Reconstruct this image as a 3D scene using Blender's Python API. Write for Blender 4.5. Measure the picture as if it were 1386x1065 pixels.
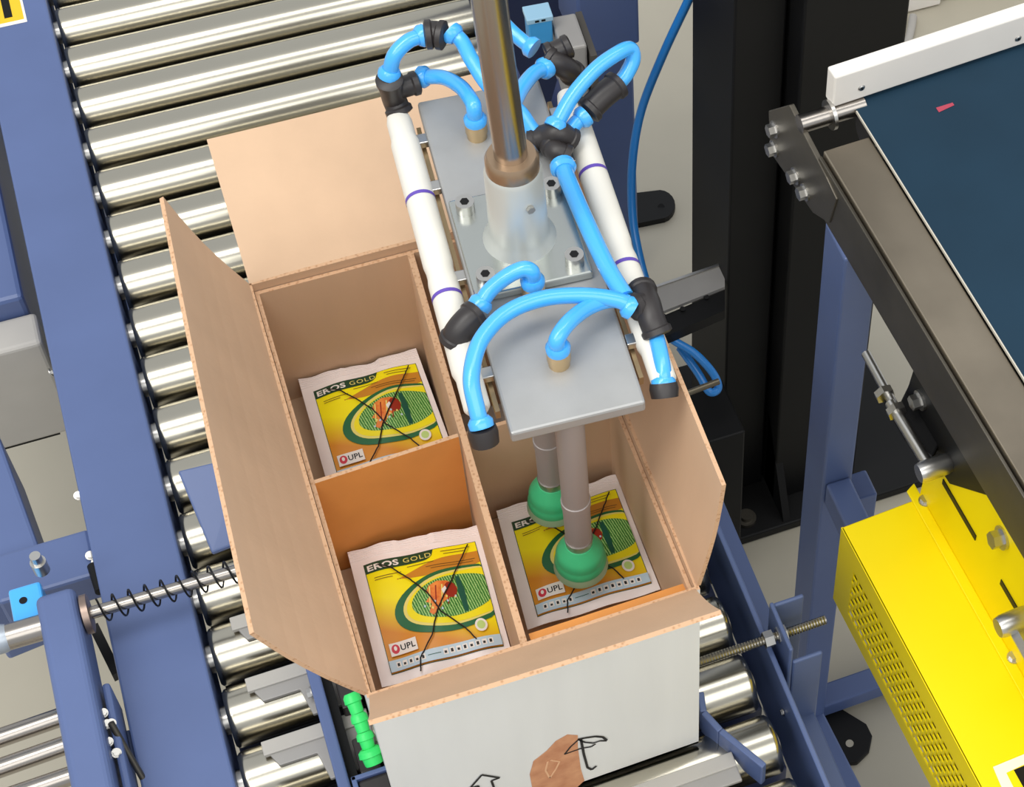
import bpy, bmesh, math, random
from mathutils import Vector, Matrix
random.seed(7)
for o in list(bpy.data.objects):
    bpy.data.objects.remove(o)
scene = bpy.context.scene
COL = scene.collection

# ------------------------------------------------------------------ camera
W, H = 1386.0, 1065.0
F, CX, CY = 2750.697, 1175.521, 360.945          # focal length and optical centre in pixels (cropped photo)
CAM = Vector((0.12785, -0.97985, 1.95824))
R0 = Vector((0.9204327, -0.3846036, 0.0698835))  # camera right
R1 = Vector((-0.2630018, -0.7415600, -0.6171862))  # camera down
R2 = Vector((0.2891949, 0.5496989, -0.7837075))  # camera forward
cam_data = bpy.data.cameras.new('camera')
cam = bpy.data.objects.new('camera', cam_data)
COL.objects.link(cam)
m = Matrix.Identity(4)
for i in range(3):
    m[i][0], m[i][1], m[i][2], m[i][3] = R0[i], -R1[i], -R2[i], CAM[i]
cam.matrix_world = m
cam_data.sensor_fit = 'HORIZONTAL'
cam_data.sensor_width = 36.0
cam_data.lens = F / W * 36.0
cam_data.shift_x = (W / 2 - CX) / W
cam_data.shift_y = (CY - H / 2) / W
cam_data.clip_start = 0.05
cam_data.clip_end = 100
scene.camera = cam

# ------------------------------------------------------------------ light
scene.view_settings.view_transform = 'Standard'
scene.view_settings.look = 'None'
scene.view_settings.gamma = 1.0
scene.view_settings.use_curve_mapping = False
scene.view_settings.exposure = 0.06
world = bpy.data.worlds.new('hall')
scene.world = world
world.use_nodes = True
world.node_tree.nodes['Background'].inputs[0].default_value = (0.80, 0.83, 0.86, 1)
world.node_tree.nodes['Background'].inputs[1].default_value = 0.84


def area_light(name, loc, target, sx, sy, power, col=(1.0, 0.98, 0.93)):
    d = bpy.data.lights.new(name, 'AREA')
    d.shape = 'RECTANGLE'
    d.size, d.size_y, d.energy, d.color = sx, sy, power, col
    o = bpy.data.objects.new(name, d)
    COL.objects.link(o)
    o.location = loc
    o.rotation_euler = (Vector(target) - Vector(loc)).to_track_quat('-Z', 'Y').to_euler()
    return o


# tall bright window band behind the camera and rows of ceiling lights of the hall
area_light('hall_window_light', (0.2, -2.9, 3.9), (0.2, 0.3, 0.0), 7.0, 2.4, 117, (1.0, 0.995, 0.95))
area_light('ceiling_light_row', (0.3, 0.4, 4.2), (0.3, 0.4, 0), 6.0, 0.8, 55)
area_light('ceiling_light_row', (-1.7, -0.5, 4.3), (0, 0, 0), 1.0, 4.0, 85)


# ------------------------------------------------------------------ helpers
def at(u, v, z):
    """surveyed point: where the sight line of a photo pixel meets height z"""
    d = R0 * ((u - CX) / F) + R1 * ((v - CY) / F) + R2
    return CAM + d * ((z - CAM.z) / d.z)


def onp(u, v, p, n):
    """surveyed point on a plane through p with normal n"""
    d = R0 * ((u - CX) / F) + R1 * ((v - CY) / F) + R2
    return CAM + d * ((Vector(p) - CAM).dot(Vector(n)) / d.dot(Vector(n)))


def s2l(c):
    return tuple(((x / 255) / 12.92 if x / 255 <= 0.04045 else ((x / 255 + 0.055) / 1.055) ** 2.4) for x in c[:3]) + (1,)


MATS = {}


def mat(name, col, rough=0.5, metal=0.0, noise=0.0, scale=20.0, bump=0.0, bscale=200.0, stretch=None, spec=0.5,
        coat=0.0, trans=0.0, col2=None, wear=None):
    if name in MATS:
        return MATS[name]
    M_ = bpy.data.materials.new(name)
    M_.use_nodes = True
    nt = M_.node_tree
    b = nt.nodes['Principled BSDF']
    b.inputs['Roughness'].default_value = rough
    b.inputs['Metallic'].default_value = metal
    b.inputs['Specular IOR Level'].default_value = spec
    b.inputs['Coat Weight'].default_value = coat
    if trans:
        b.inputs['Transmission Weight'].default_value = trans
    c = s2l(col)
    tc = nt.nodes.new('ShaderNodeTexCoord')
    src = tc.outputs['Object']
    if stretch:
        mp = nt.nodes.new('ShaderNodeMapping')
        mp.inputs['Scale'].default_value = stretch
        nt.links.new(src, mp.inputs['Vector'])
        src = mp.outputs['Vector']
    if noise or col2:
        n = nt.nodes.new('ShaderNodeTexNoise')
        n.inputs['Scale'].default_value = scale
        n.inputs['Detail'].default_value = 5
        nt.links.new(src, n.inputs['Vector'])
        r = nt.nodes.new('ShaderNodeValToRGB')
        r.color_ramp.elements[0].position = 0.3
        r.color_ramp.elements[1].position = 0.7
        c2 = s2l(col2) if col2 else tuple(min(1, x * (1 + noise)) for x in c[:3]) + (1,)
        c1 = c if col2 else tuple(x * (1 - noise) for x in c[:3]) + (1,)
        r.color_ramp.elements[0].color = c1
        r.color_ramp.elements[1].color = c2
        nt.links.new(n.outputs['Fac'], r.inputs['Fac'])
        nt.links.new(r.outputs['Color'], b.inputs['Base Color'])
    else:
        b.inputs['Base Color'].default_value = c
    if bump:
        n2 = nt.nodes.new('ShaderNodeTexNoise')
        n2.inputs['Scale'].default_value = bscale
        n2.inputs['Detail'].default_value = 3
        nt.links.new(src, n2.inputs['Vector'])
        bp = nt.nodes.new('ShaderNodeBump')
        bp.inputs['Strength'].default_value = bump
        bp.inputs['Distance'].default_value = 0.001
        nt.links.new(n2.outputs['Fac'], bp.inputs['Height'])
        nt.links.new(bp.outputs['Normal'], b.inputs['Normal'])
    MATS[name] = M_
    return M_


ORIG = {}


class MB:
    def __init__(s):
        s.v, s.f, s.m, s.uv = [], [], [], None
        s.cur = 0

    def add(s, vs, fs):
        n = len(s.v)
        s.v += [Vector(p) for p in vs]
        for f in fs:
            s.f.append(tuple(n + i for i in f))
            s.m.append(s.cur)
        return s

    def hexa(s, p):  # p: 4 bottom ccw, 4 top ccw
        return s.add(p, [(3, 2, 1, 0), (4, 5, 6, 7), (0, 1, 5, 4), (1, 2, 6, 5), (2, 3, 7, 6), (3, 0, 4, 7)])

    def box(s, x0, x1, y0, y1, z0, z1):
        return s.hexa([(x0, y0, z0), (x1, y0, z0), (x1, y1, z0), (x0, y1, z0), (x0, y0, z1), (x1, y0, z1), (x1, y1, z1), (x0, y1, z1)])

    def obox(s, c, ax, ay, az):  # centre and half axes
        c, ax, ay, az = Vector(c), Vector(ax), Vector(ay), Vector(az)
        p = [c + ax * i + ay * j + az * k for k in (-1, 1) for i, j in ((-1, -1), (1, -1), (1, 1), (-1, 1))]
        return s.hexa(p)

    def bar(s, p0, p1, w, h, up=(0, 0, 1)):
        p0, p1 = Vector(p0), Vector(p1)
        d = (p1 - p0)
        side = d.cross(Vector(up)).normalized()
        u = side.cross(d).normalized()
        return s.obox((p0 + p1) / 2, d / 2, u.cross(d).normalized() * (w / 2), u * (h / 2))

    def cyl(s, p0, p1, r0, r1=None, n=20, caps=True):
        return s.lathe(p0, p1, [(0, r0), (1, r0 if r1 is None else r1)], n, caps)

    def lathe(s, p0, p1, prof, n=24, caps=True):
        """prof: (fraction along p0->p1, radius)"""
        p0, p1 = Vector(p0), Vector(p1)
        d = p1 - p0
        a = d.orthogonal().normalized()
        b = d.normalized().cross(a)
        vs, fs = [], []
        for t, r in prof:
            for k in range(n):
                an = 2 * math.pi * k / n
                vs.append(p0 + d * t + (a * math.cos(an) + b * math.sin(an)) * r)
        for i in range(len(prof) - 1):
            for k in range(n):
                k2 = (k + 1) % n
                fs.append((i * n + k, i * n + k2, (i + 1) * n + k2, (i + 1) * n + k))
        if caps:
            fs.append(tuple(reversed(range(n))))
            fs.append(tuple(range((len(prof) - 1) * n, len(prof) * n)))
        return s.add(vs, fs)

    def tube(s, pts, r, n=12, sub=8, smooth=True):
        pts = [Vector(p) for p in pts]
        if smooth and len(pts) > 2:
            q = [pts[0] * 2 - pts[1]] + pts + [pts[-1] * 2 - pts[-2]]
            out = []
            for i in range(1, len(q) - 2):
                for k in range(sub):
                    t = k / sub
                    out.append(0.5 * ((2 * q[i]) + (q[i + 1] - q[i - 1]) * t + (2 * q[i - 1] - 5 * q[i] + 4 * q[i + 1] - q[i + 2]) * t * t
                                      + (3 * q[i] - q[i - 1] - 3 * q[i + 1] + q[i + 2]) * t ** 3))
            out.append(pts[-1])
            pts = out
        vs, fs = [], []
        a = (pts[1] - pts[0]).orthogonal().normalized()
        for i, p in enumerate(pts):
            d = (pts[min(i + 1, len(pts) - 1)] - pts[max(i - 1, 0)]).normalized()
            a = (a - d * a.dot(d)).normalized()
            b = d.cross(a)
            for k in range(n):
                an = 2 * math.pi * k / n
                vs.append(p + (a * math.cos(an) + b * math.sin(an)) * r)
        for i in range(len(pts) - 1):
            for k in range(n):
                k2 = (k + 1) % n
                fs.append((i * n + k, i * n + k2, (i + 1) * n + k2, (i + 1) * n + k))
        fs.append(tuple(reversed(range(n))))
        fs.append(tuple(range((len(pts) - 1) * n, len(pts) * n)))
        return s.add(vs, fs)

    def prism(s, poly, ext):
        poly = [Vector(p) for p in poly]
        ext = Vector(ext)
        n = len(poly)
        vs = poly + [p + ext for p in poly]
        fs = [tuple(reversed(range(n))), tuple(range(n, 2 * n))] + [(i, (i + 1) % n, n + (i + 1) % n, n + i) for i in range(n)]
        return s.add(vs, fs)

    def hexhead(s, c, d, r, h, washer=True):
        c, d = Vector(c), Vector(d).normalized()
        if washer:
            s.cyl(c, c + d * (h * 0.25), r * 1.35, n=18)
        s.cyl(c + d * (h * 0.25), c + d * h, r, n=6)
        return s

    def build(s, name, mats, parent=None, smooth=False, bevel=0.0, kind=None, label=None, seg=2):
        me = bpy.data.meshes.new(name)
        org = Vector((0, 0, 0))
        if parent is not None:
            org = ORIG[parent]
        me.from_pydata([tuple(p - org) for p in s.v], [], s.f)
        if not isinstance(mats, (list, tuple)):
            mats = [mats]
        for mm in mats:
            me.materials.append(mm)
        for p, i in zip(me.polygons, s.m):
            p.material_index = i
        if s.uv:
            l = me.uv_layers.new(name='UVMap')
            for lp in me.loops:
                l.data[lp.index].uv = s.uv[lp.vertex_index]
        bm = bmesh.new()
        bm.from_mesh(me)
        bmesh.ops.recalc_face_normals(bm, faces=bm.faces)
        bm.to_mesh(me)
        bm.free()
        if smooth:
            me.shade_smooth()
            me.set_sharp_from_angle(angle=math.radians(40))
        o = bpy.data.objects.new(name, me)
        COL.objects.link(o)
        if parent is not None:
            o.parent = parent
        ORIG[o] = org
        if bevel:
            bv = o.modifiers.new('bevel', 'BEVEL')
            bv.width, bv.segments, bv.limit_method, bv.angle_limit = bevel, seg, 'ANGLE', math.radians(40)
        if kind:
            o['kind'] = kind
        if label:
            o['label'] = label
        return o


def thing(name, label, cat, loc=(0, 0, 0), group=None):
    o = bpy.data.objects.new(name, None)
    COL.objects.link(o)
    o.empty_display_size = 0.05
    o.location = loc
    ORIG[o] = Vector(loc)
    o['label'], o['category'] = label, cat
    if group:
        o['group'] = group
    return o


def tag(o, label, cat, group=None):
    o['label'], o['category'] = label, cat
    if group:
        o['group'] = group
    return o


# ------------------------------------------------------------------ materials
BLUE = mat('blue_enamel', (85, 102, 146), 0.4, noise=0.05, scale=9, bump=0.05, bscale=300)
CHROME = mat('roller_steel', (188, 183, 169), 0.21, 1.0, noise=0.03, scale=4)
STEEL = mat('zinc_steel', (196, 194, 190), 0.3, 1.0)
ALU = mat('brushed_aluminium', (166, 166, 165), 0.48, 0.45, noise=0.06, scale=25, bump=0.05, bscale=400)
ROD = mat('polished_rod', (162, 156, 150), 0.27, 1.0)
DARKSTEEL = mat('dark_steel', (98, 93, 84), 0.38, 0.8, noise=0.2, scale=14)
FRAMESTEEL = mat('rolled_steel_frame', (140, 130, 115), 0.36, 0.9, noise=0.22, scale=7)
BLACK = mat('black_paint', (15, 15, 16), 0.5, spec=0.25, noise=0.15, scale=8)
BLACKPL = mat('black_plastic', (44, 40, 40), 0.42)
CYAN = mat('cyan_tube', (70, 172, 246), 0.25, coat=0.4)
CYANDK = mat('blue_hose', (40, 126, 204), 0.35)
BRASS = mat('nickel_brass', (206, 180, 140), 0.3, 0.9)
WHITECYL = mat('white_resin_body', (226, 222, 212), 0.45, noise=0.04, scale=12)
PURPLE = mat('purple_marker', (96, 72, 170), 0.5)
GREEN = mat('green_silicone', (66, 184, 126), 0.4, noise=0.05, scale=50)
LIP = mat('translucent_silicone_lip', (176, 206, 168), 0.4, trans=0.3)
GREENPL = mat('bright_green_plastic', (58, 226, 112), 0.4)
KRAFT = mat('kraft_card', (206, 174, 144), 0.8, noise=0.05, scale=16, bump=0.15, bscale=260, stretch=(1, 1, 0.25))
KRAFTBOUNCE = mat('kraft_card_bounce_tint', (218, 146, 74), 0.8, noise=0.07, scale=14, bump=0.1, bscale=200)  # kraft card with orange bounce light from the sachets put into its colour
WHITECARD = mat('white_card', (226, 225, 222), 0.7, noise=0.025, scale=30, stretch=(1, 1, 0.12), bump=0.12, bscale=160)
YELLOW = mat('yellow_enamel', (248, 222, 0), 0.42, spec=0.3)
WHITEHD = mat('white_hdpe', (240, 234, 226), 0.45, noise=0.03, scale=12)
BELT = mat('teal_belt', (24, 50, 68), 0.6, spec=0.2, noise=0.08, scale=10)
GREYCOVER = mat('grey_cover', (176, 172, 166), 0.5, noise=0.03)
PLATEGREY = mat('grey_plate', (156, 153, 150), 0.5, 0.15, noise=0.04)
CONCRETE = mat('grey_epoxy_floor', (184, 177, 160), 0.4, noise=0.08, scale=3, bump=0.03)
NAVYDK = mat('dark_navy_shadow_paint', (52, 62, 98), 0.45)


def card_edge():
    M_ = bpy.data.materials.new('corrugated_edge')
    M_.use_nodes = True
    nt = M_.node_tree
    b = nt.nodes['Principled BSDF']
    b.inputs['Roughness'].default_value = 0.9
    tc = nt.nodes.new('ShaderNodeTexCoord')
    v = nt.nodes.new('ShaderNodeTexVoronoi')
    v.inputs['Scale'].default_value = 260
    nt.links.new(tc.outputs['Object'], v.inputs['Vector'])
    r = nt.nodes.new('ShaderNodeValToRGB')
    r.color_ramp.elements[0].position, r.color_ramp.elements[1].position = 0.05, 0.45
    r.color_ramp.elements[0].color = s2l((172, 128, 92))
    r.color_ramp.elements[1].color = s2l((204, 166, 132))
    nt.links.new(v.outputs['Distance'], r.inputs['Fac'])
    nt.links.new(r.outputs['Color'], b.inputs['Base Color'])
    return M_


EDGE = card_edge()

# ------------------------------------------------------------------ floor
FZ = -0.87
MB().box(-4, 5, -4, 6, FZ - 0.1, FZ).build('floor', CONCRETE, kind='structure')

# ------------------------------------------------------------------ roller conveyor
rc = thing('roller_conveyor', 'blue framed roller conveyor with polished steel rollers under the carton', 'conveyor', (0.26, 0.5, FZ))
RZ = -0.0288
XL, XR = 0.0, 0.545
rail = MB()
rail.box(-0.088, -0.002, -0.6, 1.5, 0.012, 0.018)
rail.box(-0.007, -0.002, -0.6, 1.5, -0.11, 0.012)
rail.box(-0.088, -0.083, -0.6, 1.5, -0.11, 0.012)
rail.build('side_rail', BLUE, rc, bevel=0.003)
rail = MB()
rail.box(XR, XR + 0.006, -0.6, 0.82, -0.12, 0.012)
rail.box(XR, XR + 0.05, -0.6, 0.82, -0.126, -0.12)
rail.build('side_rail', BLUE, rc, bevel=0.0015)
rail = MB()
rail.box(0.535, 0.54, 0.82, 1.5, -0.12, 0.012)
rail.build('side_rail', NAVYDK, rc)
for y in (0.108, 0.033, -0.042, -0.118, 0.62, 1.05):
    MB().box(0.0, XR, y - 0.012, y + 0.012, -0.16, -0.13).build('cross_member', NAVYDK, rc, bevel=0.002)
for x0, x1 in ((-0.085, -0.03), (0.53, 0.57)):
    for y in (1.3, -0.45):
        MB().box(x0, x1, y - 0.03, y + 0.03, FZ, -0.11).build('leg', BLUE, rc, bevel=0.003)
MB().box(-0.002, XR, -0.6, 1.45, -0.20, -0.19).build('gap_shade_sheet', BLACK, rc)  # black sheet added below the rollers so their gaps read as shade
proto = MB()
ya = 0.5
x1 = 0.522
proto.lathe((0.004, ya, RZ), (x1, ya, RZ), [(0, 0.014), (0.0, 0.0290), (0.004, 0.0312), (0.012, 0.0318), (0.988, 0.0318), (0.996, 0.0312), (1, 0.0290), (1, 0.014)], 48)
proto = proto.build('roller', CHROME, rc, smooth=True)
caps = [MB().cyl((-0.002, ya, RZ), (0.0035, ya, RZ), 0.015).build('bearing_cap', STEEL, proto, smooth=True),
        MB().cyl((x1, ya, RZ), (x1 + 0.004, ya, RZ), 0.013).build('bearing_cap', DARKSTEEL, proto, smooth=True)]
first = True
for i in range(-2, 22):
    y = 0.075 * (15 - i) + 0.010
    if y > 1.40 or y < -0.40:
        continue
    if first:
        proto.location.y = y - ya
        first = False
    else:
        o = proto.copy()
        COL.objects.link(o)
        o.location.y = y - ya
        for cap in caps:
            c = cap.copy()
            COL.objects.link(c)
            c.parent = o
# warning sticker on the far end of the rail
st = MB()
st.box(-0.085, -0.030, 1.118, 1.30, 0.0182, 0.0186)
sto = st.build('warning_sticker', WHITEHD, rc)
MB().box(-0.083, -0.033, 1.124, 1.297, 0.0186, 0.0189).build('sticker_field', mat('sticker_yellow', (236, 190, 30), 0.5), sto)
for xx in (-0.074, -0.056):
    MB().box(xx, xx + 0.010, 1.132, 1.28, 0.0189, 0.0192).build('sticker_bar', BLACK, sto)
# blue stop plate standing up between rollers, left of the carton
a, b_, c_, d_ = at(242, 641, 0.05), at(330, 620, 0.05), at(345, 730, 0.02), at(288, 752, 0.02)
MB().prism([d_, c_, b_, a], (0, 0, 0.006)).build('stop_plate', BLUE, rc, bevel=0.002)
MB().box(0.05, 0.075, 0.255, 0.275, -0.1, 0.03).build('stop_post', BLUE, rc)
# light grey slotted plates lying between the rollers
for k in range(-1, 4):
    y1 = 0.103 - 0.075 * k
    for s_, (xa, xb) in enumerate(((0.03, 0.137), (0.36, 0.47))):
        if s_ == 1 and k < 3:
            continue
        g = MB()
        y1 = 0.103 - 0.075 * k - 0.028 * s_
        if s_ == 0:
            g.prism([(xa, y1 - 0.002, 0.004), (xa + 0.012, y1 - 0.030, 0.004), (xa + 0.050, y1 - 0.030, 0.004), (xa + 0.056, y1 - 0.062, 0.004), (xb, y1 - 0.062, 0.004), (xb, y1, 0.004)], (0, 0, 0.005))
            g.cur = 1
            g.box(xa, xb, y1 - 0.016, y1, 0.006, 0.012)
        else:
            g.prism([(xa, y1 - 0.032, 0.004), (xb, y1 - 0.032, 0.004), (xb, y1, 0.004), (xa, y1, 0.004)], (0, 0, 0.005))
            g.cur = 1
            g.box(xa, xb, y1 - 0.016, y1, 0.006, 0.012)
        g.build('transfer_plate', [PLATEGREY, GREYCOVER], rc, bevel=0.001)
# channel with lift block beside the carton
ch = MB()
ch.box(0.091, 0.103, -0.20, 0.12, 0.0, 0.045)
ch.build('guide_channel', BLUE, rc, bevel=0.002)
MB().box(0.103, 0.112, -0.20, 0.115, 0.0, 0.028).build('channel_lining', BLACK, rc)
for y in (0.045, -0.03):
    MB().box(0.115, 0.135, y - 0.02, y + 0.02, 0.0, 0.03).build('guide_pad', BLACKPL, rc, bevel=0.002)
MB().hexhead((0.0905, 0.058, 0.022), (-1, 0, 0), 0.005, 0.005).build('bolt', STEEL, rc)
b0 = at(500, 1052, 0.06)
MB().box(b0.x - 0.012, b0.x + 0.02, b0.y - 0.06, b0.y, -0.02, 0.062).build('block', BLACKPL, rc, bevel=0.004)
MB().box(b0.x - 0.017, b0.x - 0.012, b0.y - 0.06, b0.y + 0.005, -0.02, 0.064).box(b0.x - 0.017, b0.x + 0.018, b0.y, b0.y + 0.005, -0.02, 0.064).build('block_bracket', BLUE, rc, bevel=0.001)
# right hand bent guide arm
ga = [at(948, 948, 0.01), at(952, 975, 0.01), at(975, 1000, 0.01), at(1034, 1048, 0.01)]
g = MB()
for p, q in zip(ga[:-1], ga[1:]):
    g.bar(p, q, 0.007, 0.042)
g.build('bent_guide_arm', BLUE, rc, bevel=0.0015)
# spring clamp rod on the right side: threaded rod, nuts, bracket
p0, p1 = at(930, 902, 0.03), at(1119, 838, 0.03)
tr = MB()
prof = []
L = (p1 - p0).length
n = int(L / 0.0016)
for k in range(n):
    prof.append((k / n, 0.0052 if k % 2 else 0.0046))
tr.lathe(p0, p1, prof, 14)
tr.build('threaded_rod', mat('rod_steel', (150, 146, 138), 0.3, 1.0), rc, smooth=True)
d = (p1 - p0).normalized()
for px in ((1040, 865), (1058, 858)):
    c = at(px[0], px[1], 0.03)
    MB().cyl(c - d * 0.005, c + d * 0.005, 0.0095, n=6).build('hex_nut', STEEL, rc)
bx = at(1052, 866, 0.03).x
by = p0.y
bx += 0.006
bk = MB()
bk.box(bx - 0.003, bx + 0.002, by - 0.03, by + 0.03, -0.20, 0.05)
bk.box(bx + 0.002, bx + 0.036, by + 0.026, by + 0.031, -0.20, 0.045)
bk.box(bx + 0.002, bx + 0.036, by - 0.031, by - 0.026, -0.20, 0.02)
bk.build('rod_bracket', BLUE, rc, bevel=0.002)
c = at(1037, 966, -0.02)
MB().hexhead((XR - 0.001, c.y, -0.03), (-1, 0, 0), 0.003, 0.003).build('bolt', STEEL, rc)

# ------------------------------------------------------------------ left side clamp
sc = thing('side_clamp', 'blue side clamp bar with spring loaded polished rod left of the rail', 'clamp', (-0.12, 0.1, FZ))
cb = MB()
cb.box(-0.142, -0.103, -0.30, 0.225, 0.02, 0.088)
cb.build('clamp_bar', BLUE, sc, bevel=0.008, seg=4)
MB().box(-0.100, -0.092, -0.30, 0.12, 0.0, 0.06).build('inner_bar', BLUE, sc, bevel=0.003)
r0_, r1_ = at(118, 831, 0.07), at(345, 765, 0.07)
ax = (r1_ - r0_).normalized()
MB().cyl(r0_ - ax * 0.03, r1_ + ax * 0.05, 0.0065, n=20).build('guide_rod', ROD, sc, smooth=True)
MB().lathe(r0_ - ax * 0.004, r0_ + ax * 0.004, [(0, 0.018), (0.1, 0.0205), (0.9, 0.0205), (1, 0.018)], 32).build('flange_washer', mat('worn_steel', (150, 132, 122), 0.4, 0.9), sc, smooth=True)
pts = []
a1 = ax.orthogonal().normalized()
a2 = ax.cross(a1)
turns, L = 13, (r1_ - r0_).length + 0.04
for k in range(turns * 16 + 1):
    an = 2 * math.pi * k / 16
    pts.append(r0_ + ax * (0.012 + L * k / (turns * 16)) + (a1 * math.cos(an) + a2 * math.sin(an)) * 0.0125)
MB().tube(pts, 0.0011, 6, smooth=False).build('coil_spring', mat('spring_steel', (26, 26, 28), 0.4, 0.6), sc, smooth=True)
MB().cyl(r0_ - ax * 0.16, r0_ - ax * 0.02, 0.0135, n=28).build('cylinder_body', ROD, sc, smooth=True)
MB().lathe(r0_ - ax * 0.20, r0_ - ax * 0.075, [(0, 0.0145), (0.95, 0.0148), (1, 0.013)], 28).build('cylinder_sleeve', mat('grey_sleeve', (170, 178, 188), 0.4, 0.6), sc, smooth=True)
pl = at(30, 810, 0.06)
MB().box(pl.x - 0.012, pl.x + 0.02, pl.y - 0.03, pl.y + 0.014, 0.02, 0.062).build('port_block', CYAN, sc, bevel=0.003)
MB().cyl((pl.x + 0.001, pl.y - 0.004, 0.0622), (pl.x + 0.001, pl.y - 0.004, 0.0626), 0.004).build('port_hole', BLACK, sc)
q = at(47, 752, 0.10)
MB().lathe(q - Vector((0, 0, 0.03)), q, [(0, 0.008), (0.6, 0.008), (0.6, 0.006), (1, 0.0055)], 16).build('stud', STEEL, sc, smooth=True)
for (u, v) in ((139, 964), (144, 979), (150, 978), (146, 1003), (157, 1018)):
    p = at(u, v, 0.062)
    MB().hexhead(p - Vector((0, 0, 0.002)), (0.2, -0.3, 1), 0.0036, 0.005).build('bolt', STEEL, sc)
p0, p1 = at(150, 978, 0.07), at(206, 1075, 0.0)
MB().tube([p0, p1], 0.0032, 10).build('threaded_stud', DARKSTEEL, sc, smooth=True)
for (u0, v0, u1, v1) in ((-30, 1009, 86, 969), (-30, 1050, 92, 1007), (-30, 1093, 98, 1049)):
    p0, p1 = at(u0, v0, -0.02), at(u1, v1, -0.02)
    MB().cyl(p0, p1, 0.010, n=24).build('slide_rod', ROD, sc, smooth=True)
# bracket linking the clamp to the rail
MB().box(-0.19, -0.088, 0.285, 0.345, -0.05, 0.0).build('link_bracket', BLUE, sc, bevel=0.004)
MB().box(-0.108, -0.088, 0.06, 0.095, -0.03, 0.0).build('link_bracket', BLUE, sc, bevel=0.003)
MB().bar(at(128, 850, -0.02), at(160, 915, -0.03), 0.010, 0.02).build('strut', BLACK, sc)
for (u, v, z) in ((106, 671, 0.012), (124, 696, 0.012), (122, 752, 0.004), (130, 760, 0.004)):
    p = at(u, v, z)
    MB().hexhead(p, (0.2, -0.3, 1), 0.0038, 0.005).build('bolt', STEEL, sc)
MB().cyl(at(127, 765, 0.0), at(138, 800, 0.0), 0.007).build('tie_rod', BLACK, sc)

# blue machine stand left of the rail
bs = thing('machine_stand', 'blue machine stand column beyond the rail at the left edge', 'frame', (-0.2, 0.5, FZ))
MB().box(-0.30, -0.112, 0.737, 1.6, -0.26, -0.06).build('beam', BLUE, bs, bevel=0.006)
MB().bar(at(-30, 640, -0.08), at(40, 840, -0.08), 0.075, 0.12).build('post', BLUE, bs, bevel=0.004)
mc = thing('motor_cover', 'light grey motor cover box below the blue rail', 'cover', (-0.16, 0.64, FZ))
p = at(62, 442, -0.08)
MB().box(-0.34, -0.105, 0.685, 0.735, -0.28, -0.09).build('cover_body', GREYCOVER, mc, bevel=0.006, seg=3)
MB().box(-0.33, -0.13, 0.700, 0.733, -0.30, -0.281).build('cover_base', BLACK, mc)
MB().hexhead((-0.106, 0.66, -0.12), (1, 0, 0.3), 0.004, 0.004).build('screw', STEEL, mc)

# ------------------------------------------------------------------ carton
X0, X1, Y0, Y1, Z0, Z1 = 0.139, 0.443, -0.126, 0.354, 0.004, 0.325
T = 0.004
bx_ = thing('carton', 'open white and brown corrugated carton with raised flaps on the rollers', 'box', (0.29, 0.11, Z0))
CM = [KRAFT, WHITECARD, EDGE]


def slab(p00, p10, p11, p01, out, t, bulge=0.0, nu=8, nv=6, corner=0.0):
    """sheet of card: inner face p00..p01, thickness t towards out"""
    mb = MB()
    p00, p10, p11, p01, out = map(Vector, (p00, p10, p11, p01, out))
    out = out.normalized()
    vs = []
    for side in (0, 1):
        for j in range(nv + 1):
            for i in range(nu + 1):
                s_, t_ = i / nu, j / nv
                p = (p00 * (1 - s_) + p10 * s_) * (1 - t_) + (p01 * (1 - s_) + p11 * s_) * t_
                p = p + out * (bulge * math.sin(math.pi * t_) + bulge * 0.4 * math.sin(math.pi * s_))
                vs.append(p + out * t * side)
    n = (nu + 1) * (nv + 1)
    g = lambda i, j, s_: s_ * n + j * (nu + 1) + i
    mb.v = vs
    for j in range(nv):
        for i in range(nu):
            mb.f.append((g(i, j, 0), g(i + 1, j, 0), g(i + 1, j + 1, 0), g(i, j + 1, 0))); mb.m.append(0)
            mb.f.append((g(i, j, 1), g(i, j + 1, 1), g(i + 1, j + 1, 1), g(i + 1, j, 1))); mb.m.append(1)
    for i in range(nu):
        mb.f.append((g(i, 0, 0), g(i, 0, 1), g(i + 1, 0, 1), g(i + 1, 0, 0))); mb.m.append(2)
        mb.f.append((g(i, nv, 0), g(i + 1, nv, 0), g(i + 1, nv, 1), g(i, nv, 1))); mb.m.append(2)
    for j in range(nv):
        mb.f.append((g(0, j, 0), g(0, j + 1, 0), g(0, j + 1, 1), g(0, j, 1))); mb.m.append(2)
        mb.f.append((g(nu, j, 0), g(nu, j, 1), g(nu, j + 1, 1), g(nu, j + 1, 0))); mb.m.append(2)
    return mb


# outer walls
slab((X0 + T, Y0 + T, Z0), (X0 + T, Y1 - T, Z0), (X0 + T, Y1 - T, Z1), (X0 + T, Y0 + T, Z1), (-1, 0, 0), T).build('side_panel', CM, bx_)
slab((X1 - T, Y0 + T, Z0), (X1 - T, Y1 - T, Z0), (X1 - T, Y1 - T, Z1), (X1 - T, Y0 + T, Z1), (1, 0, 0), T).build('side_panel', CM, bx_)
slab((X0 + T, Y1 - T, Z0), (X1 - T, Y1 - T, Z0), (X1 - T, Y1 - T, Z1), (X0 + T, Y1 - T, Z1), (0, 1, 0), T).build('side_panel', CM, bx_)
front = slab((X0, Y0 + T, Z0), (X1, Y0 + T, Z0), (X1, Y0 + T, Z1), (X0, Y0 + T, Z1), (0, -1, 0), T).build('side_panel', CM, bx_)
MB().box(X0, X1, Y0, Y1, Z0, Z0 + 0.004).build('bottom', [WHITECARD], bx_)
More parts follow.
